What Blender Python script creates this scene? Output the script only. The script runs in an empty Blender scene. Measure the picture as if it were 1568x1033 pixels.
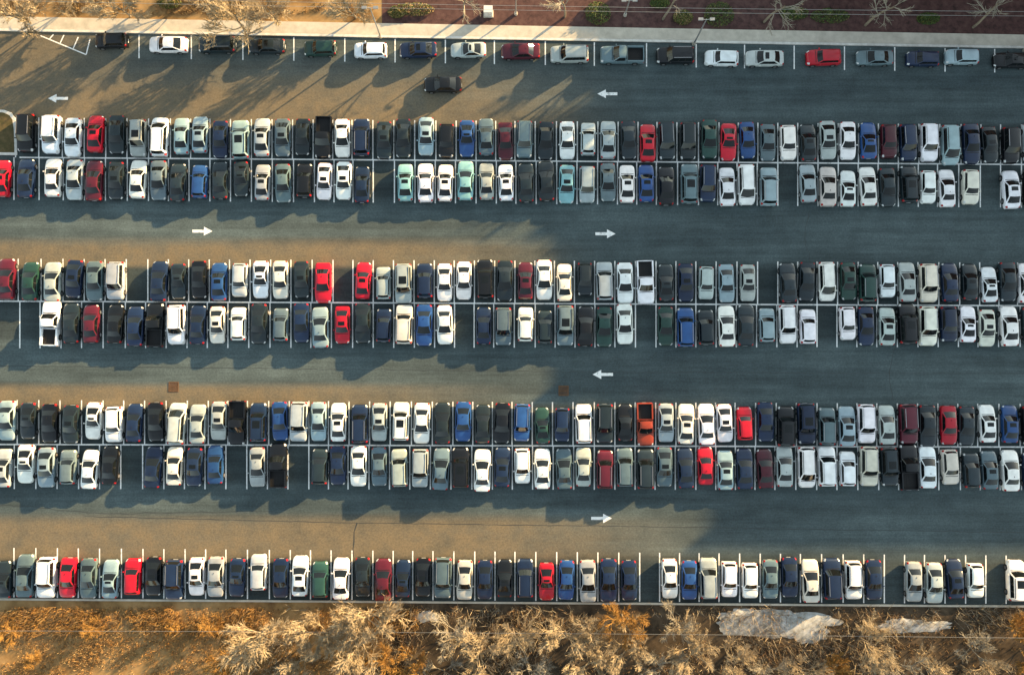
import bpy, bmesh, math, random
from mathutils import Vector, Matrix, noise
random.seed(7)
R=random.Random(11)
scene=bpy.context.scene
scene.view_settings.view_transform='Standard'
scene.view_settings.look='None'
scene.view_settings.exposure=0

# ---------------- camera -----------------
FPX=1233.0; TH=math.radians(4.0); H=102.5
cam=bpy.data.cameras.new("camera"); camo=bpy.data.objects.new("camera",cam)
scene.collection.objects.link(camo); scene.camera=camo
cam.sensor_width=36; cam.lens=36*FPX/1568.0
cam.clip_start=1; cam.clip_end=9000
camo.location=(0,0,H); camo.rotation_euler=(TH,0,0)

# camera image pixels -> metres on the level plane of height h
def G(px,py,h=0.0):
    u=px-784.0; v=516.5-py
    y=v*math.cos(TH)+FPX*math.sin(TH)
    z=v*math.sin(TH)-FPX*math.cos(TH)
    t=(H-h)/(-z)
    return (u*t,y*t)

# ---------------- light -----------------
EL=math.radians(12.0); AZ=math.radians(54.0)
sd=Vector((math.cos(EL)*math.sin(AZ),math.cos(EL)*math.cos(AZ),math.sin(EL)))
w=bpy.data.worlds.new("World"); scene.world=w; w.use_nodes=True
nt=w.node_tree; nt.nodes.clear()
sky=nt.nodes.new("ShaderNodeTexSky"); sky.sky_type='NISHITA'; sky.sun_disc=False
sky.sun_elevation=EL; sky.sun_rotation=AZ
hs=nt.nodes.new("ShaderNodeHueSaturation"); hs.inputs['Saturation'].default_value=0.5
tint=nt.nodes.new("ShaderNodeMix"); tint.data_type='RGBA'; tint.blend_type='MULTIPLY'; tint.inputs[0].default_value=1
tint.inputs[7].default_value=(.97,1.03,.96,1)
bg=nt.nodes.new("ShaderNodeBackground"); bg.inputs['Strength'].default_value=0.40
wo=nt.nodes.new("ShaderNodeOutputWorld")
nt.links.new(sky.outputs[0],hs.inputs['Color']); nt.links.new(hs.outputs[0],tint.inputs[6]); nt.links.new(tint.outputs[2],bg.inputs[0]); nt.links.new(bg.outputs[0],wo.inputs[0])
sl=bpy.data.lights.new("sun",'SUN'); sl.energy=21.0; sl.angle=math.radians(0.5); sl.color=(1.0,0.66,0.30)
so=bpy.data.objects.new("sun",sl); scene.collection.objects.link(so)
so.rotation_euler=sd.to_track_quat('Z','Y').to_euler(); so.location=(60,60,60)

# ---------------- material helpers -----------------
def newmat(name,col=(.5,.5,.5),rough=.7,metal=0,spec=.5):
    m=bpy.data.materials.new(name); m.use_nodes=True
    b=m.node_tree.nodes['Principled BSDF']
    b.inputs['Base Color'].default_value=(*col,1); b.inputs['Roughness'].default_value=rough
    b.inputs['Metallic'].default_value=metal; b.inputs['Specular IOR Level'].default_value=spec
    return m,b
def N(m,t,**k):
    n=m.node_tree.nodes.new(t)
    for a,v in k.items(): setattr(n,a,v)
    return n
def LK(m,a,b): m.node_tree.links.new(a,b)
def noisemat(name,cols,scale=1.0,rough=.9,detail=6,stretch=(1,1,1),pos=None,bump=0.0,spec=.2):
    m,b=newmat(name,cols[0],rough,0,spec)
    tc=N(m,'ShaderNodeTexCoord'); mp=N(m,'ShaderNodeMapping'); mp.inputs['Scale'].default_value=stretch
    no=N(m,'ShaderNodeTexNoise'); no.inputs['Scale'].default_value=scale; no.inputs['Detail'].default_value=detail; no.inputs['Roughness'].default_value=.65
    cr=N(m,'ShaderNodeValToRGB')
    LK(m,tc.outputs['Object'],mp.inputs[0]); LK(m,mp.outputs[0],no.inputs['Vector']); LK(m,no.outputs['Fac'],cr.inputs[0])
    n=len(cols); pos=pos or [0.3+0.4*i/(n-1) for i in range(n)]
    while len(cr.color_ramp.elements)<n: cr.color_ramp.elements.new(.5)
    for i in range(n):
        cr.color_ramp.elements[i].position=pos[i]; cr.color_ramp.elements[i].color=(*cols[i],1)
    LK(m,cr.outputs[0],b.inputs['Base Color'])
    if bump:
        bp=N(m,'ShaderNodeBump'); bp.inputs['Strength'].default_value=bump; LK(m,no.outputs['Fac'],bp.inputs['Height']); LK(m,bp.outputs[0],b.inputs['Normal'])
    return m

def mesh_obj(name,verts,faces,mats,midx=None,smooth=False,parent=None,link=True):
    me=bpy.data.meshes.new(name); me.from_pydata(verts,[],faces)
    for m in mats: me.materials.append(m)
    if midx: me.polygons.foreach_set('material_index',midx)
    if smooth: me.polygons.foreach_set('use_smooth',[True]*len(me.polygons))
    me.update()
    o=bpy.data.objects.new(name,me)
    if link: scene.collection.objects.link(o)
    if parent: o.parent=parent
    return o

# ---------------- asphalt -----------------
def asphalt():
    m,b=newmat('asphalt',(.05,.06,.065),.85,0,.25)
    tc=N(m,'ShaderNodeTexCoord')
    def nz(scale,st,det=4,ro=.6):
        mp=N(m,'ShaderNodeMapping'); mp.inputs['Scale'].default_value=st
        n=N(m,'ShaderNodeTexNoise'); n.inputs['Scale'].default_value=scale; n.inputs['Detail'].default_value=det; n.inputs['Roughness'].default_value=ro
        LK(m,tc.outputs['Object'],mp.inputs[0]); LK(m,mp.outputs[0],n.inputs['Vector']); return n
    big=nz(.12,(.22,1,1)); fine=nz(4,(1,1,1),4,.85); streak=nz(.9,(.04,1,1),5,.75); blot=nz(.35,(1,1,1),5,.7)
    cr=N(m,'ShaderNodeValToRGB'); e=cr.color_ramp.elements
    e[0].position=.34; e[0].color=(.034,.049,.054,1); e[1].position=.68; e[1].color=(.076,.103,.108,1)
    LK(m,big.outputs['Fac'],cr.inputs[0])
    def mul(a,f,lo,hi,p0=.3,p1=.7):
        r=N(m,'ShaderNodeMapRange'); r.inputs[1].default_value=p0; r.inputs[2].default_value=p1; r.inputs[3].default_value=lo; r.inputs[4].default_value=hi
        LK(m,f,r.inputs[0])
        x=N(m,'ShaderNodeVectorMath',operation='SCALE'); LK(m,a,x.inputs[0]); LK(m,r.outputs[0],x.inputs[3]); return x.outputs[0]
    c=mul(cr.outputs[0],fine.outputs['Fac'],.68,1.34)
    c=mul(c,streak.outputs['Fac'],.72,1.30)
    c=mul(c,blot.outputs['Fac'],.82,1.18)
    sx=N(m,'ShaderNodeSeparateXYZ'); LK(m,tc.outputs['Object'],sx.inputs[0])
    def sm(src,a,b_):
        r=N(m,'ShaderNodeMapRange',interpolation_type='SMOOTHSTEP'); r.inputs[1].default_value=a; r.inputs[2].default_value=b_; r.inputs[3].default_value=0; r.inputs[4].default_value=1
        LK(m,src,r.inputs[0]); return r.outputs[0]
    def mth(op,a,b_):
        n=N(m,'ShaderNodeMath',operation=op)
        for i,v in enumerate((a,b_)):
            if isinstance(v,(int,float)): n.inputs[i].default_value=v
            else: LK(m,v,n.inputs[i])
        return n.outputs[0]
    # oil-darkened parking bays, traffic-polished lanes
    bay=None
    for p0,p1 in ((192,304),(408,522),(624,738),(852,960)):
        v=mth('MULTIPLY',sm(sx.outputs[1],G(0,p1+8)[1],G(0,p1-8)[1]),sm(sx.outputs[1],G(0,p0-8)[1],G(0,p0+8)[1]))
        bay=v if bay is None else mth('MAXIMUM',bay,v)
    c=mul(c,bay,1.08,.66,0,1)
    # low sunlight painted as tan strips north of each row (western half)
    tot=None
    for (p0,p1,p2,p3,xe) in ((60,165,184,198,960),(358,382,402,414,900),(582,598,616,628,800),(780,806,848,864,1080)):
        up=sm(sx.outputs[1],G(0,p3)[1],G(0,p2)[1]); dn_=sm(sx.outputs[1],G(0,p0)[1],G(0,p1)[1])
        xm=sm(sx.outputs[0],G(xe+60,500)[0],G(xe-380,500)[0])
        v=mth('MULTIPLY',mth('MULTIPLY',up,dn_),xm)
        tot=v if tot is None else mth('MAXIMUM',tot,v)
    # north-west entrance corner, its sunlit tone painted in tan
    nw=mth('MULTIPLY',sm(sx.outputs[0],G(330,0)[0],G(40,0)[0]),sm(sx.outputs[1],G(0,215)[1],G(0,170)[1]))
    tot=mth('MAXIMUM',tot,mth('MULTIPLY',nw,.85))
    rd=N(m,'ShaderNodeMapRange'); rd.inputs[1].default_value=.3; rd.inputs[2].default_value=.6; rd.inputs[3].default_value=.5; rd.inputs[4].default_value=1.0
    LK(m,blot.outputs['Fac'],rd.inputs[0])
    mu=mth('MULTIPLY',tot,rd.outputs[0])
    sunpaint=N(m,'ShaderNodeMix',data_type='RGBA'); LK(m,mu,sunpaint.inputs[0]); LK(m,c,sunpaint.inputs[6])
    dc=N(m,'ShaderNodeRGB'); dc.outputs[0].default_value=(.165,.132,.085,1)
    d2=mul(dc.outputs[0],fine.outputs['Fac'],.7,1.3); LK(m,d2,sunpaint.inputs[7])
    LK(m,sunpaint.outputs[2],b.inputs['Base Color'])
    return m
M_ASPH=asphalt()
M_PAINTLINE=noisemat('worn_white_paint',[(.34,.36,.36),(.82,.83,.82)],2.5,.7,5,pos=[.30,.46])
M_CONC=noisemat('concrete',[(.40,.37,.31),(.58,.54,.46)],.8,.9,6)
M_KERB=noisemat('kerb_concrete',[(.5,.49,.45),(.72,.71,.67)],1.5,.9,5)
M_DIRT=noisemat('dry_ground',[(.10,.055,.025),(.26,.16,.065),(.34,.22,.10),(.20,.14,.07)],.22,.95,8,pos=[.32,.46,.56,.7],bump=.5)
M_LITTER=noisemat('leaf_litter',[(.018,.014,.010),(.06,.045,.03),(.12,.09,.06)],.45,.95,8,bump=.5)
M_MULCH=noisemat('brick_and_mulch',[(.035,.022,.020),(.085,.045,.042),(.12,.07,.06)],1.2,.95,8)
M_GRASSG=noisemat('island_grass',[(.05,.05,.02),(.14,.10,.05)],1.5,.95,6)
M_TAR,_=newmat('tar_seal',(.025,.030,.032),.6)

def poly_px(name,pts,z,mat,thick=0.0):
    g=[G(*p) for p in pts]
    a=sum(g[i][0]*g[(i+1)%len(g)][1]-g[(i+1)%len(g)][0]*g[i][1] for i in range(len(g)))
    if a<0: g=g[::-1]
    n=len(g)
    v=[(x,y,z) for x,y in g]; f=[tuple(range(n))]
    if thick:
        v+=[(x,y,z-thick) for x,y in g]
        f+=[(i,i+n,(i+1)%n+n,(i+1)%n) for i in range(n)]
    return mesh_obj(name,v,f,[mat])

mesh_obj('ground',[(-3000,-3000,0),(3000,-3000,0),(3000,3000,0),(-3000,3000,0)],[(0,1,2,3)],[M_DIRT])
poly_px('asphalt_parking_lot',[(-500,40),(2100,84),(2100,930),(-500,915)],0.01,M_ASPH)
def yl(x,a,b): return a+(b-a)*x/1568.0
xs=list(range(-500,2101,20))
poly_px('sidewalk',[(x,yl(x,26,54)) for x in xs]+[(x,yl(x,44,71)) for x in reversed(xs)],0.13,M_CONC,.13)
poly_px('kerb',[(x,yl(x,44.3,71.3)) for x in xs]+[(x,yl(x,48,75)) for x in reversed(xs)],0.15,M_KERB,.15)
poly_px('mulch_bed',[(585,-120),(2100,-120),(2100,yl(2100,25.6,53.6)),(585,yl(585,25.6,53.6))],0.02,M_MULCH)
poly_px('kerb',[(x,yl(x,915,926)) for x in xs]+[(x,yl(x,918,929)) for x in reversed(xs)],0.15,M_CONC,.15)
lit=[(x,yl(x,918.5,929.5)) for x in range(620,2101,20)]+[(x,1250) for x in range(2100,400,-40)]
rr=random.Random(5)
lit+=[(430+rr.uniform(-20,20),1150),(480,1100),(540+rr.uniform(-20,20),1060),(520,1030),(580,1000),(600,980),(570,960),(610,940)]
poly_px('leaf_litter',lit,0.015,M_LITTER)
isl=[(-60,172),(-8,168),(8,169),(18,173),(24,182),(26,200),(27,238),(-60,237)]
isl2=[(-60,176),(-8,172),(6,173),(15,177),(20,184),(22,200),(23,234),(-60,233)]
poly_px('island_kerb',isl,0.13,M_KERB,.12)
poly_px('island_grass',isl2,0.16,M_GRASSG,.02)

# sealed cracks in the asphalt
SV=[];SF=[]
def seam(pts,wd=.09,jit=2.0):
    rg=random.Random(int(pts[0][0]*7+pts[0][1])); q=[]
    for (a,b) in zip(pts[:-1],pts[1:]):
        n=max(2,int(math.hypot(b[0]-a[0],b[1]-a[1])/12))
        for j in range(n): q.append((a[0]+(b[0]-a[0])*j/n+rg.gauss(0,jit*.4),a[1]+(b[1]-a[1])*j/n+rg.gauss(0,jit*.4)))
    q.append(pts[-1]); W=[Vector(G(*p)) for p in q]
    i0=len(SV)
    for j,p in enumerate(W):
        d=(W[min(j+1,len(W)-1)]-W[max(0,j-1)]).normalized(); n=Vector((-d.y,d.x))*wd*rg.uniform(.3,.7)
        SV.append((p.x-n.x,p.y-n.y,.0145)); SV.append((p.x+n.x,p.y+n.y,.0145))
    for j in range(len(W)-1): SF.append((i0+2*j,i0+2*j+2,i0+2*j+3,i0+2*j+1))
seam([(130,790),(540,800),(1000,806),(1600,815)],.06,1); seam([(546,800),(540,830),(541,852)],.12); seam([(0,772),(160,786),(420,782)],.06)
seam([(0,560),(600,566),(1000,570),(1600,572)],.05,1)
seam([(1240,320),(1232,360),(1240,400)],.06); seam([(1370,532),(1362,570),(1368,614)],.06)
mesh_obj('tar_crack_seal',SV,SF,[M_TAR])

# ---------------- markings -----------------
LV=[];LF=[]
def line_px(p,q,wd=.15,z=.018):
    a=Vector(G(*p)); b=Vector(G(*q)); d=(b-a).normalized(); n=Vector((-d.y,d.x))*wd/2
    i=len(LV)
    for c in (a-n,b-n,b+n,a+n): LV.append((c.x,c.y,z))
    LF.append((i,i+1,i+2,i+3))
ROWS={}
def parse(s):
    out=[]
    for t in s.split():
        i=0
        while t[i].isdigit() or t[i]=='-' and i==0: i+=1
        out.append((float(t[:i]),t[i],t[i+1:]))
    return out
ROWS['1a']=parse("8- 40K 79W 112W 146R 178D 211Ss 244Wv 278L 306L 337N 369Ls 401S 432G 464D 495Kp 524W 554N 588D 618D 652L 683K 714B 744G 774M 803Gs 836D 868W 900S 931S 962D 992R 1020D 1053Ds 1086E 1116R 1145B 1176G 1206W 1237D 1268S 1299W 1330B 1360M 1391Ns 1423W 1455Lv 1488N 1516D 1548Ks 1580W 1612D 1644S")
ROWS['1b']=parse("3R 40N 80W 114S 145M 178D 212W 243G 273D 306B 337D 369D 401S 433G 466K 497W 526W 555N 588- 620A 651W 682W 713A 745S 775W 805D 837D 868A 899S 931G 960W 990B 1020K 1055Gs 1084N 1114W 1143Wv 1176L 1206- 1237S 1268C 1299W 1329W 1360D 1391Ds 1421W 1450W 1486Ch 1516- 1548W 1580K 1612S 1644W")
ROWS['2a']=parse("-22D 10M 46E 80S 113N 145G 177Ss 210- 243N 273D 305K 336B 367S 399W 430C 461D 495R 525- 556R 587S 618Ss 650N 680W 711W 742Ks 773D 804M 834W 864C 895D 926S 957W 989Wp 1020D 1050N 1081S 1112L 1145S 1175- 1207D 1236D 1266Wv 1299E 1329Es 1359W 1390S 1421Cs 1454N 1485D 1515W 1544D 1572W 1604G 1636N")
ROWS['2b']=parse("-20- 15- 46- 77Wp 110D 140M 176K 208N 238Kp 271W 302N 333C 365Wh 397D 430G 461N 491L 524R 556D 587N 619Cs 650B 681W 711- 741N 771G 804C 835Dh 865Gs 896K 926E 957W 989- 1020E 1050B 1081D 1112W 1143D 1174L 1205W 1236Wh 1266- 1297W 1327N 1358S 1390Ks 1421Cs 1452N 1483W 1512C 1546W 1578D 1610W")
ROWS['3a']=parse("-22W 10L 43D 76K 108D 142W 174Wh 205N 238K 271Sv 303S 335S 363Kp 395Ns 428B 458S 488L 518W 551Ns 581S 614Ws 646W 678D 709B 739D 769K 799B 831E 861N 894W 926Ds 957K 988Op 1020S 1050C 1081W 1110W 1141Rh 1173N 1204Ks 1235Ns 1267Gs 1297L 1327W 1358S 1390M 1420D 1452R 1481D 1513W 1546B 1578K 1610S")
ROWS['3b']=parse("-25N 5S 39W 71L 104G 137W 168K 202- 235N 267C 298N 330B 362- 394S 425Kp 457- 489Dh 517N 549W 581G 612S 643S 675G 706Ks 739W 769N 800W 831W 863G 894S 926Ms 957G 988D 1018G 1050N 1081R 1111L 1141N 1171M 1202S 1235Wv 1266W 1297W 1330Cs 1361Ds 1391Kp 1421W 1454C 1487D 1515G 1548W 1580N 1612W")
ROWS['4']=parse("-27N 5D 38G 72W 104R 136G 169L 203R 235K 267N 300W 330S 362N 396S 429N 460W 491E 523W 555D 587M 617N 647K 679G 711C 743N 773K 804N 837R 868B 900S 931N 964N 995- 1025W 1056B 1085Ss 1117W 1148Wh 1180G 1210N 1241C 1275N 1307W 1338N 1370- 1400S 1431S 1463N 1494W 1525- 1556Ws 1590D")
EXT={'1a':((180,191),(241,252),(206,220),-1),'1b':((306,318),(241,252),(273,287),1),
     '2a':((396,402),(461,468),(428,433),-1),'2b':((533,531),(461,468),(496,499),1),
     '3a':((612,618),(680,684),(645,650),-1),'3b':((748,750),(680,684),(714,718),1),
     '4':((838,850),(914,924),(884,889),-1)}
for k,row in ROWS.items():
    o,i,c,sg=EXT[k]
    bx=[(row[j][0]+row[j+1][0])/2 for j in range(len(row)-1)]
    for x in bx:
        line_px((x,yl(x,*o)),(x,yl(x,*i)))
for (a,b,x0) in ((241,252,30),(461,468,-60),(680,684,-60)):
    for s in range(x0,1660,40): line_px((s,yl(s,a,b)),(s+40,yl(s+40,a,b)),.18,.022)
for x in (213,293,372,450,528,605,682,757,835,910,990,1066,1140,1216,1293,1370,1447,1523,1600):
    y=yl(x,50,76); line_px((x,y),(x,y+36),.15)
line_px((62,55),(132,84)); line_px((132,84),(138,60)); line_px((92,67),(98,54)); line_px((112,75),(120,57)); line_px((76,60),(82,53))
def arrow(px,py,dr):
    x,y=G(px,py); s=dr; i=len(LV)
    pts=[(-1.3,-.19),(.2,-.19),(.2,.19),(-1.3,.19),(.2,-.58),(1.3,0),(.2,.58)]
    for a,b in pts: LV.append((x+a*s,y+b*(1 if s>0 else -1),.03))
    LF.append((i,i+1,i+2,i+3)); LF.append((i+4,i+5,i+6,i+2,i+1))
for a in ((89,151,-1),(930,144,-1),(310,354,1),(927,358,1),(923,573,-1),(921,793,1)): arrow(*a)
mesh_obj('parking_line_markings',LV,LF,[M_PAINTLINE])

# drain grates
M_RUST=noisemat('rusty_iron',[(.08,.045,.025),(.16,.09,.05)],6,.8)
for px,py in ((266,592),(863,598)):
    x,y=G(px,py); V=[];F=[]
    def bx(cx,cy,cz,sx,sy,sz):
        i=len(V)
        for dz in (-1,1):
            for dx,dy in ((-1,-1),(1,-1),(1,1),(-1,1)): V.append((cx+dx*sx/2,cy+dy*sy/2,cz+dz*sz/2))
        F.extend([(i+4,i+5,i+6,i+7),(i,i+1,i+5,i+4),(i+1,i+2,i+6,i+5),(i+2,i+3,i+7,i+6),(i+3,i,i+4,i+7)])
    for s in (-1,1):
        bx(s*.58,0,.03,.12,1.28,.04); bx(0,s*.58,.03,1.04,.12,.04)
    for j in range(-4,5): bx(j*.115,0,.025,.06,1.04,.02)
    bx(0,0,.03,1.04,.08,.035)
    g=mesh_obj('drain_grate',V,F,[M_RUST]); g.location=(x,y,.006)

# ---------------- cars -----------------
def paint():
    m,b=newmat('car_paint',(.5,.5,.5),.28,0,.35)
    oi=N(m,'ShaderNodeObjectInfo'); tc=N(m,'ShaderNodeTexCoord')
    no=N(m,'ShaderNodeTexNoise'); no.inputs['Scale'].default_value=1.2; no.inputs['Detail'].default_value=4
    ad=N(m,'ShaderNodeVectorMath',operation='ADD'); sc=N(m,'ShaderNodeMath',operation='MULTIPLY'); sc.inputs[1].default_value=50
    LK(m,oi.outputs['Random'],sc.inputs[0]); LK(m,tc.outputs['Object'],ad.inputs[0]); LK(m,sc.outputs[0],ad.inputs[1]); LK(m,ad.outputs[0],no.inputs['Vector'])
    r=N(m,'ShaderNodeMapRange'); r.inputs[1].default_value=.3; r.inputs[2].default_value=.7; r.inputs[3].default_value=.84; r.inputs[4].default_value=1.08; LK(m,no.outputs['Fac'],r.inputs[0])
    v=N(m,'ShaderNodeVectorMath',operation='SCALE'); LK(m,oi.outputs['Color'],v.inputs[0]); LK(m,r.outputs[0],v.inputs[3]); LK(m,v.outputs[0],b.inputs['Base Color'])
    b.inputs['Coat Weight'].default_value=.6; b.inputs['Coat Roughness'].default_value=.03; b.inputs['Coat IOR'].default_value=1.5
    b.inputs['Roughness'].default_value=.3
    return m
M_CP=paint()
M_GL,_=newmat('car_glass',(.005,.007,.008),.05,0,.5)
M_BK,_=newmat('black_trim',(.010,.010,.011),.6,0,.3)
M_HL,_=newmat('headlamp_lens',(.55,.57,.58),.12)
M_TL,_=newmat('tail_lamp_lens',(.35,.01,.01),.15)
M_RM,_=newmat('wheel_rim',(.45,.45,.46),.3,.8)
CM=[M_CP,M_GL,M_BK,M_HL,M_TL,M_RM]

def car_mesh(name,L,W,ws,belt,roof,gh,kind,sunroof=False,rails=False):
    V=[];F=[];MI=[]
    def add(vs,fs,mi):
        i=len(V); V.extend(vs)
        for f,m in zip(fs,mi if isinstance(mi,list) else [mi]*len(fs)):
            F.append(tuple(i+a for a in f)); MI.append(m)
    def box(cx,cy,cz,sx,sy,sz,m,tp=1.0):
        vs=[(cx+dx*sx/2*(tp if dz>0 else 1),cy+dy*sy/2*(tp if dz>0 else 1),cz+dz*sz/2) for dz in(-1,1) for dx,dy in((-1,-1),(1,-1),(1,1),(-1,1))]
        add(vs,[(3,2,1,0),(4,5,6,7),(0,1,5,4),(1,2,6,5),(2,3,7,6),(3,0,4,7)],m)
    hw=W/2
    cols=[(.93,'b',.22),(1.0,'b',.42),(.995,'m',.62),(.955,'t',-.05),(.80,'t',0.0),(.42,'t',.022),(0,'t',.03)]
    rows=[]
    for (y,wf,zt,tag) in ws:
        pts=[]
        for cf,k,zz in cols:
            if k=='b': z=min(zz,zt-.12)
            elif k=='m': z=.42+(zt-.42)*.62 if zt>.55 else zt-.09
            else: z=zt+zz
            pts.append((hw*wf*cf,y*L,z))
        full=pts+[(-x,a,b) for x,a,b in reversed(pts[:-1])]
        rows.append(full)
    n=len(rows[0]); vs=[p for r in rows for p in r]; fs=[];mi=[]
    for r in range(len(rows)-1):
        tag=ws[r][3]
        for c in range(n-1):
            fs.append((r*n+c,(r+1)*n+c,(r+1)*n+c+1,r*n+c+1))
            cc=min(c,n-2-c); m=0
            if tag=='H' and cc in(2,3): m=3
            if tag=='T' and cc in(2,3): m=4
            if tag=='K' and cc>=4: m=2
            mi.append(m)
    fs.append(tuple(range(n))); mi.append(0)
    e=(len(rows)-1)*n; fs.append(tuple(e+i for i in reversed(range(n)))); mi.append(0)
    add(vs,fs,mi)
    box(0,.5*L+.0,.42,W*.5,.04,.16,2); box(0,-.5*L,.5,.52,.04,.13,3); box(0,-.5*L,.34,W*.6,.05,.1,2)
    yb,yr0,yr1,yf,wb,wr=gh; yb*=L;yr0*=L;yr1*=L;yf*=L;wb*=hw;wr*=hw
    S=[-1,-.90,-.6,-.3,0,.3,.6,.90,1]
    def zt(s,t): return roof+.045*(1-s*s)+.035*(1-t*t)-.0
    def fb(s): return (s*wb,yf-.16*s*s,belt)
    def ft(s): return (s*wr,yr1-.09*s*s,zt(s,1))
    def rb(s): return (s*wb*.96,yb+.12*s*s,belt)
    def rt(s): return (s*wr*.97,yr0+.07*s*s,zt(s,-1))
    ns=len(S)
    vs=[fb(s) for s in S]+[ft(s) for s in S]
    add(vs,[(i+1,i,ns+i,ns+i+1) for i in range(ns-1)],[0 if i in(0,ns-2) else 1 for i in range(ns-1)])
    vs=[rb(s) for s in S]+[rt(s) for s in S]
    add(vs,[(i,i+1,ns+i+1,ns+i) for i in range(ns-1)],[0 if i in(0,ns-2) else 1 for i in range(ns-1)])
    T=[0,.04,.30,.46,.50,.72,.92,1] if kind!='suv' else [0,.04,.25,.38,.41,.66,.69,.93,1]
    tm=[0,1,1,2,1,1,0] if kind!='suv' else [0,1,1,2,1,2,1,0]
    for sg in(-1,1):
        a0=fb(sg);a1=rb(sg);b0=ft(sg);b1=rt(sg)
        lo=[tuple(a0[k]+(a1[k]-a0[k])*t for k in range(3)) for t in T]
        hi=[tuple(b0[k]+(b1[k]-b0[k])*t for k in range(3)) for t in T]
        md=[tuple(l[k]+(h[k]-l[k])*.86 for k in range(3)) for l,h in zip(lo,hi)]
        q=len(T)
        fs=[];mm=[]
        for i in range(q-1):
            for base,m in((0,tm[i]),(q,0)):
                f=(base+i,base+i+1,base+q+i+1,base+q+i)
                fs.append(f if sg<0 else f[::-1]); mm.append(m)
        add(lo+md+hi,fs,mm)
    TT=[1,.7,.3,0,-.4,-.75,-1]; vs=[]
    for t in TT:
        u=(1-t)/2
        for s in S:
            x=s*(wr+(wr*.97-wr)*u); yf_=ft(s)[1]; yr_=rt(s)[1]
            z=zt(s,t)
            vs.append((x,yf_+(yr_-yf_)*u,z if abs(s)<1 else roof))
    fs=[];mm=[]
    for r in range(len(TT)-1):
        for c in range(ns-1):
            fs.append((r*ns+c+1,r*ns+c,(r+1)*ns+c,(r+1)*ns+c+1))
            mm.append(1 if (sunroof and r in(1,2) and 2<=c<=5) else 0)
    add(vs,fs,mm)
    if rails:
        for sg in(-1,1): box(sg*wr*.90,(yr0+yr1)/2,roof+.06,.05,(yr1-yr0)*.85,.05,5 if rails==1 else 2)
    for sg in(-1,1): box(sg*(hw+.06),yf-.42,belt+.05,.22,.13,.15,0,.8)
    for wy in (.305*L,-.295*L):
        for sg in(-1,1):
            for r0,x0,m in((.39,hw*1.0+.004,2),(.33,hw+.018,2),(.21,hw+.026,5)):
                k=18; vs=[];fs=[]
                for xx in(x0-.2,x0):
                    for a in range(k):
                        vs.append((sg*xx,wy+r0*math.cos(a*2*math.pi/k),.335+r0*math.sin(a*2*math.pi/k)))
                for a in range(k):
                    f=(a,(a+1)%k,k+(a+1)%k,k+a); fs.append(f if sg<0 else f[::-1])
                c=tuple(k+a for a in range(k)); fs.append(c if sg>0 else c[::-1])
                if r0==.39:
                    vs=[(x,y,max(z,.22)) for x,y,z in vs]
                add(vs,fs,m)
    if kind=='pickup':
        y0=-.485*L; y1=yb-.02
        for sg in(-1,1): box(sg*(hw-.1),(y0+y1)/2,.95,.16,y1-y0,.42,0,.97)
        box(0,y0+.05,.93,W-.38,.09,.38,0); box(0,y1-.03,.95,W-.38,.07,.4,0)
        box(0,(y0+y1)/2,.775,W-.36,y1-y0-.2,.02,2)
        for j in range(5): box(-.6+.3*j,(y0+y1)/2,.79,.06,y1-y0-.3,.02,2)
    if sunroof is False and kind=='sedan':
        box(.0,yr0+.35,roof+.10,.04,.16,.05,2,.6)
    me=bpy.data.meshes.new(name); me.from_pydata(V,[],F)
    for m in CM: me.materials.append(m)
    me.polygons.foreach_set('material_index',MI); me.update()
    bm=bmesh.new(); bm.from_mesh(me); bmesh.ops.remove_doubles(bm,verts=bm.verts,dist=.0015)
    bmesh.ops.recalc_face_normals(bm,faces=bm.faces)
    for f in bm.faces: f.smooth=True
    for e in bm.edges:
        if len(e.link_faces)==2:
            if e.calc_face_angle(0)>math.radians(32) or e.link_faces[0].material_index!=e.link_faces[1].material_index: e.smooth=False
        else: e.smooth=False
    bm.to_mesh(me); bm.free()
    return me
sedan=[(-.5,.70,.60,''),(-.496,.80,.84,'T'),(-.478,.88,.95,'T'),(-.45,.93,.985,''),(-.36,.985,1.0,''),(-.335,.99,1.0,'K'),(-.33,.99,1.0,''),(-.1,1,.98,''),(.1,1,.97,''),(.20,1,.96,''),(.235,1,.95,'K'),(.25,1,.945,''),(.33,.985,.89,''),(.40,.95,.82,''),(.445,.90,.76,'H'),(.472,.83,.70,'H'),(.492,.70,.60,''),(.5,.58,.50,'')]
coupe=[(-.5,.68,.58,''),(-.494,.80,.80,'T'),(-.47,.89,.90,'T'),(-.44,.94,.93,''),(-.38,.985,.95,''),(-.36,.99,.95,'K'),(-.355,.99,.95,''),(-.1,1,.92,''),(.1,1,.91,''),(.14,1,.90,''),(.17,1,.90,'K'),(.185,.99,.89,''),(.32,.97,.82,''),(.40,.93,.76,''),(.44,.88,.71,'H'),(.47,.80,.65,'H'),(.492,.66,.55,''),(.5,.54,.48,'')]
suv=[(-.5,.82,.70,''),(-.498,.86,.80,''),(-.492,.90,1.02,'T'),(-.47,.95,1.10,'T'),(-.44,.98,1.1,''),(-.3,1,1.1,''),(0,1,1.09,''),(.21,1,1.07,''),(.245,1,1.06,'K'),(.262,1,1.055,''),(.36,.985,1.02,''),(.43,.95,.96,'H'),(.465,.90,.89,'H'),(.488,.80,.76,''),(.5,.70,.6,'')]
van=[(-.5,.80,.66,''),(-.498,.86,.80,''),(-.492,.90,1.02,'T'),(-.47,.95,1.06,'T'),(-.44,.98,1.06,''),(0,1,1.05,''),(.29,1,1.01,''),(.325,.995,.99,'K'),(.34,.99,.98,''),(.40,.965,.90,''),(.44,.91,.82,'H'),(.475,.83,.73,'H'),(.492,.70,.62,''),(.5,.6,.5,'')]
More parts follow.
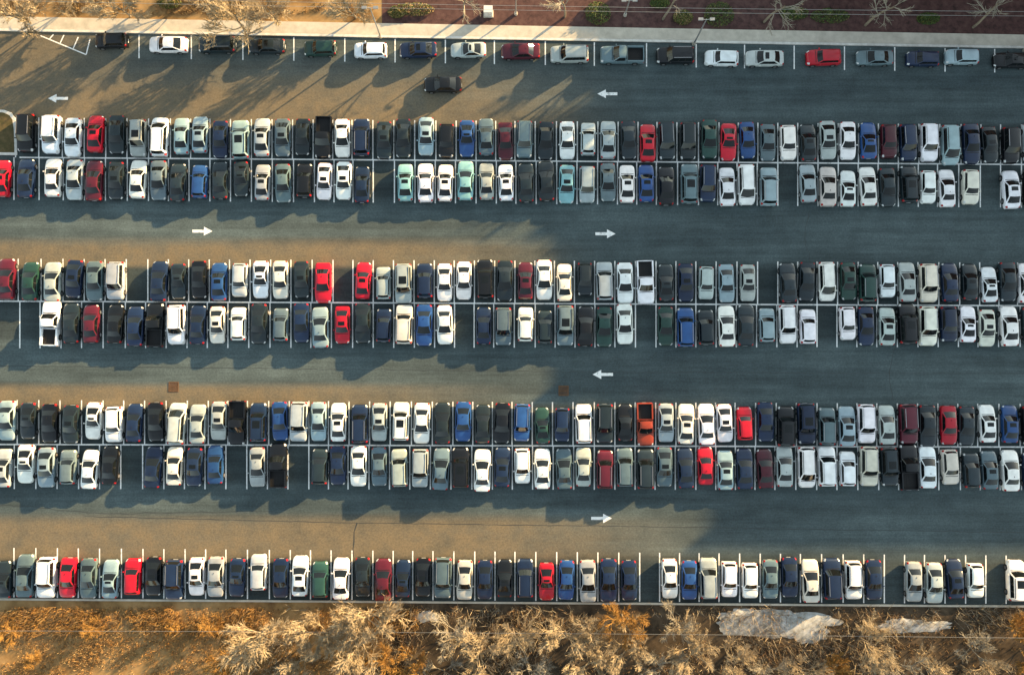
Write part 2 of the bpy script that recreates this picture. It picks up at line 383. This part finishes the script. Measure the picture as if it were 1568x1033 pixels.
pick=[(-.5,.90,.60,''),(-.495,.95,.72,'T'),(-.47,.97,.75,''),(-.1,.98,.75,''),(-.09,1,1.1,''),(.2,1,1.1,''),(.23,1,1.09,'K'),(.245,1,1.09,''),(.36,.99,1.06,''),(.44,.96,1.0,'H'),(.475,.92,.93,'H'),(.49,.86,.8,''),(.5,.8,.6,'')]
MESH={
 'd1':car_mesh('sedan_a',4.85,1.88,sedan,.97,1.42,(-.37,-.20,.075,.225,.90,.70),'sedan'),
 'd2':car_mesh('sedan_b',4.75,1.86,sedan,.97,1.44,(-.40,-.23,.08,.225,.90,.72),'sedan',sunroof=True),
 'd3':car_mesh('sedan_c',5.0,1.92,sedan,.97,1.43,(-.35,-.21,.05,.225,.90,.69),'sedan'),
 'c1':car_mesh('coupe_a',4.6,1.84,coupe,.91,1.32,(-.38,-.18,.0,.16,.89,.66),'sedan',sunroof=True),
 'h1':car_mesh('hatch_a',4.25,1.82,suv,1.02,1.48,(-.475,-.41,.09,.24,.90,.73),'suv'),
 's1':car_mesh('suv_a',4.75,1.95,suv,1.08,1.70,(-.475,-.43,.12,.24,.92,.76),'suv',rails=1),
 's2':car_mesh('suv_b',4.9,1.98,suv,1.08,1.74,(-.48,-.44,.13,.24,.92,.78),'suv',sunroof=True,rails=2),
 'v1':car_mesh('minivan_a',5.1,2.0,van,1.03,1.72,(-.475,-.43,.17,.325,.92,.76),'suv',rails=2),
 'p1':car_mesh('pickup_a',5.5,2.0,pick,1.1,1.78,(-.10,-.075,.10,.225,.92,.76),'pickup'),
}
NAMES={'d':'parked_car','c':'parked_coupe','h':'parked_hatchback_car','s':'parked_suv','v':'parked_minivan','p':'parked_pickup_truck'}
COL={'W':(.90,.91,.91),'C':(.72,.69,.61),'S':(.40,.455,.46),'L':(.27,.38,.42),'G':(.11,.165,.195),'A':(.22,.44,.47),'D':(.014,.025,.031),'K':(.004,.005,.007),
     'N':(.009,.022,.060),'B':(.02,.075,.24),'R':(.50,.006,.022),'M':(.08,.008,.018),'E':(.018,.06,.048),'O':(.34,.05,.02)}
def put_car(px,py,col,typ,ang,nm=None):
    if typ=='': key=R.choice(['d1','d1','d2','d2','d3','d3','c1','h1','s1'])
    elif typ=='s': key=R.choice(['s1','s2'])
    else: key=typ+'1'
    x,y=G(px,py,.8)
    o=bpy.data.objects.new(nm or NAMES[key[0]],MESH[key]); scene.collection.objects.link(o)
    o.location=(x,y,.012); o.rotation_euler=(0,0,ang+math.radians(R.gauss(0,1.1)))
    s=R.uniform(.97,1.05); o.scale=(s*1.05,s*1.0,s*.99)
    c=COL[col]; k=R.uniform(.75,1.2) if col not in 'W' else R.uniform(.9,1.02)
    o.color=(min(1,c[0]*k*R.uniform(.93,1.07)),min(1,c[1]*k),min(1,c[2]*k*R.uniform(.93,1.07)),1)
    return o
for k,row in ROWS.items():
    o,i,c,sg=EXT[k]
    for x,col,t in row:
        if col=='-': continue
        y=yl(x,*c)+max(-4,min(4,R.gauss(0,2.2)))
        if k=='4' and x==396: y-=13
        a=math.pi if sg<0 else 0
        if R.random()<.38: a+=math.pi
        if t=='p' : a=math.pi if sg<0 else 0
        put_car(x+R.uniform(-.8,.8),y,col,t,a)
top="170,62,K,h 257,68,W, 332,68,D, 408,70,D, 490,74,E, 567,77,W, 640,76,N, 717,76,S, 797,78,M, 872,83,S,s 953,84,G,p 1034,85,K,s 1105,89,W,h 1171,89,S, 1261,88,R, 1340,88,G, 1413,90,N, 1473,87,L,h 1550,92,K, 1620,94,W,"
for t in top.split():
    a=t.split(','); put_car(float(a[0]),float(a[1]),a[2],a[3],math.pi/2)
put_car(678,129,'K','',math.pi/2,'moving_car')

# ---------------- trees -----------------
def rand_perp(d,rg):
    v=Vector((rg.gauss(0,1),rg.gauss(0,1),rg.gauss(0,1))); v=v-v.dot(d)*d
    return v.normalized()
def tree_mesh(name,seed,height,spread,trunk_r,mats,clear=.25,dens=1.0,levels=4,twig=.024,open_=1.0):
    rg=random.Random(seed); V=[];F=[];MI=[]
    def tube(pts,rs,k,m):
        i0=len(V)
        for j,p in enumerate(pts):
            d=(pts[min(j+1,len(pts)-1)]-pts[max(j-1,0)]).normalized()
            a=d.orthogonal().normalized(); b=d.cross(a)
            for q in range(k):
                t=q*2*math.pi/k; V.append(tuple(p+(a*math.cos(t)+b*math.sin(t))*rs[j]))
        for j in range(len(pts)-1):
            for q in range(k):
                F.append((i0+j*k+q,i0+j*k+(q+1)%k,i0+(j+1)*k+(q+1)%k,i0+(j+1)*k+q)); MI.append(m)
    def grow(p,d,ln,r,lev):
        seg=5 if lev<2 else 3
        pts=[p.copy()]; dd=d.copy()
        for s in range(seg):
            dd=(dd+rand_perp(dd,rg)*.10*(1+lev*.25)+Vector((0,0,.05))).normalized()
            pts.append(pts[-1]+dd*ln/seg)
        r1=r*.45 if lev<levels else r*.4
        rs=[r+(r1-r)*j/seg for j in range(seg+1)]
        tube(pts,rs,[7,5,4,3,3][min(lev,4)],0 if lev<1 else 1)
        if lev>=levels: return
        n=[9,7,7,6][min(lev,3)]; n=max(3,int(n*dens*rg.uniform(.85,1.2)))
        for c in range(n):
            t=(clear if lev==0 else .2)+(1-(clear if lev==0 else .2))*(c+rg.random())/n
            f=t*seg; j=min(int(f),seg-1); q=pts[j].lerp(pts[j+1],f-j)
            base=(pts[j+1]-pts[j]).normalized()
            ang=math.radians(rg.uniform(38,72)*open_ if lev==0 else rg.uniform(14,40))
            nd=(base*math.cos(ang)+rand_perp(base,rg)*math.sin(ang)).normalized()
            l2=(spread*rg.uniform(.75,1.15)*(1.15-.5*t)) if lev==0 else ln*rg.uniform(.45,.72)*(1.1-.35*t)
            rr=max((r+(r1-r)*t)*.55,twig*(1.0 if lev+1>=levels else 1.4))
            grow(q,nd,l2,rr,lev+1)
    grow(Vector((0,0,-.1)),Vector((rg.gauss(0,.05),rg.gauss(0,.05),1)).normalized(),height*.85,trunk_r,0)
    me=bpy.data.meshes.new(name); me.from_pydata(V,[],F)
    for m in mats: me.materials.append(m)
    me.polygons.foreach_set('material_index',MI); me.update(); return me
M_BARK=noisemat('bark',[(.14,.11,.08),(.30,.25,.18)],3,.95,4)
def twigmat(name,a,b): return noisemat(name,[a,b],.8,.9,3)
M_TW1=twigmat('pale_twigs',(.28,.22,.14),(.42,.35,.24))
M_TW2=twigmat('orange_twigs',(.26,.14,.04),(.34,.20,.06))
M_TW3=twigmat('grey_twigs',(.20,.18,.14),(.36,.33,.27))
TR=[tree_mesh('bare_tree_%d'%i,20+i,5.2,3.4,.12,[M_BARK,M_TW1],.08) for i in range(3)]
TR2=[tree_mesh('bare_tree_o%d'%i,40+i,4.2,2.8,.10,[M_BARK,M_TW2],.08) for i in range(2)]
TR3=[tree_mesh('bare_tree_g%d'%i,60+i,4.8,3.2,.11,[M_BARK,M_TW3],.10,.9) for i in range(2)]
SHADE_TR=[tree_mesh('tall_bare_tree_%d'%i,80+i,8.0,4.4,.2,[M_BARK,M_TW1],.22,1.0) for i in range(2)]
TT2=[tree_mesh('tall_bare_tree_g%d'%i,90+i,9.5,3.2,.2,[M_BARK,M_TW3],.5,.7,3,.03) for i in range(2)]
def put_tree(me,px,py,s=1.0,name='bare_tree'):
    x,y=G(px,py); o=bpy.data.objects.new(name,me); scene.collection.objects.link(o)
    o.location=(x,y,0); o.rotation_euler=(R.gauss(0,.04),R.gauss(0,.04),R.uniform(0,6.28)); o.scale=(s,s,s*R.uniform(.9,1.1)); return o
for px,py,s in ((48,36,1.15),(200,26,1.1),(375,46,1.25),(425,32,1.0),(545,28,.95),(290,2,1.0),(120,4,1.0),(-50,30,1.2)): put_tree(R.choice(TR),px,py,s)
for px,py,s in ((711,24,.8),(865,26,.85),(1015,30,.85),(1170,34,.9),(1325,39,.95),(1490,42,.9),(1640,45,.9)): put_tree(R.choice(TT2),px,py,s)
for px,py,s in ((1290,-150,1.3),(1390,-110,1.5),(1500,-110,1.8),(1600,-100,2.0)): put_tree(R.choice(SHADE_TR),px,py,s)  # unseen trees, added to break up the building's shadow edge
bot=[(410,968,1.25,0),(470,1000,.9,0),(500,965,1.0,0),(570,930,1.2,0),(555,975,1.2,0),(600,1010,.9,1),(640,1010,.8,1),(700,962,.8,2),(740,985,1.0,0),(785,960,.85,0),(810,1015,.9,2),(865,965,1.0,0),(905,1000,1.0,0),(952,940,1.0,1),(960,985,.85,0),(1005,1010,.9,2),(1055,990,1.0,0),(1035,950,.7,2),(1110,1005,.9,0),(1165,1020,.8,2),(1215,1015,.8,0),(1262,1015,.85,1),(1315,975,.9,0),(1355,1010,.9,2),(1405,1012,.9,0),(1480,985,.85,2),(1535,955,.95,1),(1562,995,.9,1),(1500,1020,.9,0),(680,1025,.8,2),(60,1010,.5,1),(150,960,.45,1),(330,955,.5,1),(350,1015,.7,1),(20,965,.5,1),(270,950,.4,1)]
for px,py,s,k in bot: put_tree(R.choice([TR,TR2,TR3][k]),px,py,s)
for i in range(12): put_tree(R.choice(TR+TR2+TR3),R.uniform(-60,1640),R.uniform(1060,1110),R.uniform(.8,1.0))

# ---------------- undergrowth -----------------
def blades(name,n,region,hmin,hmax,wd,mats,lean=.6,thr=None,seed=1,z0=0):
    rg=random.Random(seed); V=[];F=[];MI=[]; c=0; tries=0
    while c<n and tries<n*12:
        tries+=1
        px=rg.uniform(region[0],region[2]); py=rg.uniform(region[1],region[3])
        x,y=G(px,py)
        nv=noise.noise(Vector((x*.16,y*.22,seed*3.1)))+.5*noise.noise(Vector((x*.6,y*.6,seed)))
        if thr is not None and nv<thr+rg.uniform(-.25,.25): continue
        for b in range(5):
            h=rg.uniform(hmin,hmax); a=rg.uniform(0,6.28); l=rg.random()*lean*h
            bx_=x+rg.gauss(0,.12); by_=y+rg.gauss(0,.12); t=rg.uniform(0,6.28); w_=wd*rg.uniform(.6,1.3)
            i=len(V)
            V.append((bx_-math.cos(t)*w_,by_-math.sin(t)*w_,z0)); V.append((bx_+math.cos(t)*w_,by_+math.sin(t)*w_,z0)); V.append((bx_+math.cos(a)*l,by_+math.sin(a)*l,h+z0))
            F.append((i,i+1,i+2)); MI.append(rg.randrange(len(mats)))
        c+=1
    return mesh_obj(name,V,F,mats,MI)
M_G1,_=newmat('dry_grass_straw',(.32,.22,.10),.9); M_G2,_=newmat('dry_grass_brown',(.16,.10,.055),.9); M_G3,_=newmat('dry_grass_orange',(.32,.16,.04),.9); M_G4,_=newmat('evergreen_leaf',(.05,.09,.02),.8); M_G5,_=newmat('yellow_green_leaf',(.14,.15,.03),.8)
blades('dry_grass',9000,(-80,930,640,1110),.10,.4,.035,[M_G1,M_G1,M_G2,M_G3],.8,-.15,3)
blades('dry_grass',2500,(600,932,1650,1110),.15,.5,.035,[M_G1,M_G2,M_G2],.8,.1,6)
blades('brushwood_undergrowth',3000,(380,928,1650,1100),.5,1.6,.03,[M_TW1,M_TW3,M_G2],1.3,.1,5)
blades('orange_brush',2600,(-80,930,640,972),.3,1.1,.03,[M_TW2,M_G3,M_G2,M_G1],1.0,.05,8)
blades('dry_grass',4000,(-80,-40,585,22),.1,.4,.035,[M_G1,M_G2],.8,-.1,4)

def shrub(px,py,rx,ry,h,mats,seed):
    rg=random.Random(seed); V=[];F=[];MI=[]
    for k in range(1500):
        a=rg.uniform(0,6.28); r=math.sqrt(rg.random()); lx=rx*r*math.cos(a); ly=ry*r*math.sin(a)
        top=h*math.sqrt(max(0,1-r*r*.85))*(.75+.5*noise.noise(Vector((lx*1.2,ly*1.2,seed))))
        z=top*rg.uniform(.45,1)
        n=Vector((rg.gauss(0,1),rg.gauss(0,1),rg.gauss(.6,1))).normalized(); t=n.orthogonal().normalized(); b=n.cross(t); s=rg.uniform(.05,.12)
        i=len(V); c=Vector((lx,ly,max(.05,z)))
        for p in (c-t*s,c-b*s*.6,c+t*s,c+b*s*.6): V.append(tuple(p))
        F.append((i,i+1,i+2,i+3)); MI.append(rg.randrange(len(mats)))
    o=mesh_obj('green_shrub',V,F,mats,MI); x,y=G(px,py); o.location=(x,y,.02)
for j,(px,py,rx,ry,h,y_) in enumerate(((635,16,2.6,.9,1.,1),(608,20,1.2,.8,.9,1),(915,22,1.7,1.6,1.2,0),(1045,28,1.3,1.0,1.0,1),(1100,24,2.0,1.7,1.2,0),(1010,6,1.3,.8,1,0),(1215,22,1.9,.9,1.,0),(1270,26,2.6,1.0,1.,0),(260,6,1.6,.8,.9,1),(1420,30,1.5,.8,.9,0))):
    shrub(px,py,rx,ry,h,[M_G4,M_G4,M_G5] if not y_ else [M_G5,M_G4,M_G1],100+j)

# snow patches
M_SNOW=noisemat('dirty_snow',[(.20,.20,.19),(.38,.39,.38),(.55,.56,.57)],1.2,.8,8,bump=.4)
for sd_,(px,py,rx,ry) in enumerate(((655,943,1.7,.6),(1185,952,7.4,1.7),(1145,944,4,1.1),(1398,957,4.6,.9),(1230,962,3,1.5))):
    cx,cy=G(px,py); V=[(0,0,.10)];F=[];n=72
    for ring in (.35,.7,1.0):
        for a in range(n):
            t=a*2*math.pi/n; rr=ring*(1+.45*noise.noise(Vector((math.cos(t)*1.8,math.sin(t)*1.8,sd_*5.3)))+.22*noise.noise(Vector((math.cos(t)*5,math.sin(t)*5,sd_*2.3)))+.06*noise.noise(Vector((math.cos(t)*15,math.sin(t)*15,sd_))))
            V.append((rx*rr*math.cos(t),ry*rr*math.sin(t),.10*(1-ring)+.03*noise.noise(Vector((rx*rr*math.cos(t)*1.5,ry*rr*math.sin(t)*1.5,3)))+.03 if ring<1 else .004))
    for a in range(n): F.append((0,1+a,1+(a+1)%n))
    for q in range(2):
        for a in range(n): F.append((1+q*n+a,1+(q+1)*n+a,1+(q+1)*n+(a+1)%n,1+q*n+(a+1)%n))
    o=mesh_obj('snow_patch',V,F,[M_SNOW],None,True); o.location=(cx,cy,.02+.01*sd_)

# ---------------- street furniture -----------------
M_MET,_=newmat('galvanised_steel',(.35,.36,.36),.4,.6); M_LENS,_=newmat('lamp_lens',(.7,.7,.66),.3)
M_CAB,_=newmat('cabinet_paint',(.62,.62,.60),.5)
def cyl(V,F,MI,p,q,r0,r1,m,k=10):
    p=Vector(p);q=Vector(q);d=(q-p).normalized();a=d.orthogonal().normalized();b=d.cross(a);i=len(V)
    for c,r in((p,r0),(q,r1)):
        for j in range(k):
            t=j*2*math.pi/k; V.append(tuple(c+(a*math.cos(t)+b*math.sin(t))*r))
    for j in range(k): F.append((i+j,i+(j+1)%k,i+k+(j+1)%k,i+k+j)); MI.append(m)
    F.append(tuple(i+j for j in reversed(range(k))));MI.append(m);F.append(tuple(i+k+j for j in range(k)));MI.append(m)
def pbox(V,F,MI,c,s,m):
    i=len(V)
    for dz in(-1,1):
        for dx,dy in((-1,-1),(1,-1),(1,1),(-1,1)): V.append((c[0]+dx*s[0]/2,c[1]+dy*s[1]/2,c[2]+dz*s[2]/2))
    for f in((3,2,1,0),(4,5,6,7),(0,1,5,4),(1,2,6,5),(2,3,7,6),(3,0,4,7)): F.append(tuple(i+a for a in f)); MI.append(m)
def lamp(px,py,h,n=2):
    V=[];F=[];MI=[]
    cyl(V,F,MI,(0,0,0),(0,0,.5),.24,.2,2); cyl(V,F,MI,(0,0,.5),(0,0,h),.11,.07,0)
    for s in ((-1,1) if n==2 else (1,)):
        cyl(V,F,MI,(0,0,h-.1),(s*.5,0,h+.05),.04,.035,0); pbox(V,F,MI,(s*.7,0,h+.05),(.6,.34,.14),0); pbox(V,F,MI,(s*.72,0,h-.035),(.5,.26,.03),1)
    o=mesh_obj('street_lamp',V,F,[M_MET,M_LENS,M_CONC],MI); x,y=G(px,py); o.location=(x,y,.02)
lamp(583,57,8.0); lamp(1062,68,7.0); lamp(790,22,4.5,1); lamp(957,24,4.0); lamp(1568,78,7)
V=[];F=[];MI=[]
pbox(V,F,MI,(0,0,.08),(1.3,1.0,.16),1); pbox(V,F,MI,(0,0,.78),(1.05,.8,1.24),0); pbox(V,F,MI,(0,0,1.43),(1.15,.9,.06),0); pbox(V,F,MI,(0,-.41,.8),(.03,.02,1.0),1); pbox(V,F,MI,(.2,-.42,.85),(.05,.04,.2),1)
o=mesh_obj('utility_cabinet',V,F,[M_CAB,M_CONC],MI); o.location=(*G(748,22),.02)
def wire(p,q,z):
    a=G(*p); b=G(*q); V=[];F=[];MI=[]; n=16; pr=None
    for j in range(n+1):
        t=j/n; c=(a[0]+(b[0]-a[0])*t,a[1]+(b[1]-a[1])*t,z-1.2*4*t*(1-t))
        if pr: cyl(V,F,MI,pr,c,.018,.018,0,5)
        pr=c
    mesh_obj('overhead_cable',V,F,[M_MET],MI)
wire((-300,30),(2000,64),7.8); wire((-300,33),(2000,67),7.2)
wire((-300,945),(2000,962),5.5)

# ---------------- unseen building north-east, added and stepped to shade the east lanes -----------------
M_BRICK=noisemat('brick_wall',[(.22,.09,.06),(.34,.15,.10)],3,.9); M_WIN,_=newmat('window_glass',(.02,.03,.035),.1); M_ROOF=noisemat('flat_roof',[(.14,.14,.14),(.22,.22,.21)],.5,.9)
emp=bpy.data.objects.new('unseen_shade_building',None); scene.collection.objects.link(emp)
Y0=54.0
sv=(math.sin(AZ)/math.tan(EL),math.cos(AZ)/math.tan(EL))
tg=[(1040,130),(910,385),(840,600),(1080,820)]
bl=[]
for p in tg:
    g=G(*p); h=(Y0-g[1])/sv[1]; bl.append((g[0]+sv[0]*h,h))
print('BUILD',bl)
bl.sort()
bl.append((330,0))
for j in range(4):
    x0,h=bl[j]; x1=bl[j+1][0]; h=max(h,8.0)
    V=[];F=[];MI=[]
    dpt=18+j*2
    pbox(V,F,MI,((x0+x1)/2,Y0+dpt/2,h/2),(x1-x0-.02,dpt,h),0)
    pbox(V,F,MI,((x0+x1)/2,Y0+dpt/2,h+.02),(x1-x0-.8,dpt-.8,.05),2)
    pbox(V,F,MI,((x0+x1)/2,Y0+.2,h+.4),(x1-x0-.04,.3,.8),0); pbox(V,F,MI,((x0+x1)/2,Y0+dpt-.2,h+.4),(x1-x0-.04,.3,.8),0)
    nf=int(h//3.3); nw=max(1,int((x1-x0)//3.2))
    for a in range(nf):
        for b in range(nw):
            wx=x0+(b+.5)*(x1-x0)/nw
            pbox(V,F,MI,(wx,Y0-.01,1.9+a*3.3),(1.5,.06,1.7),1); pbox(V,F,MI,(wx,Y0-.06,.98+a*3.3),(1.7,.16,.1),3)
    mesh_obj('shade_wing_%d'%j,V,F,[M_BRICK,M_WIN,M_ROOF,M_CONC],MI,parent=emp)
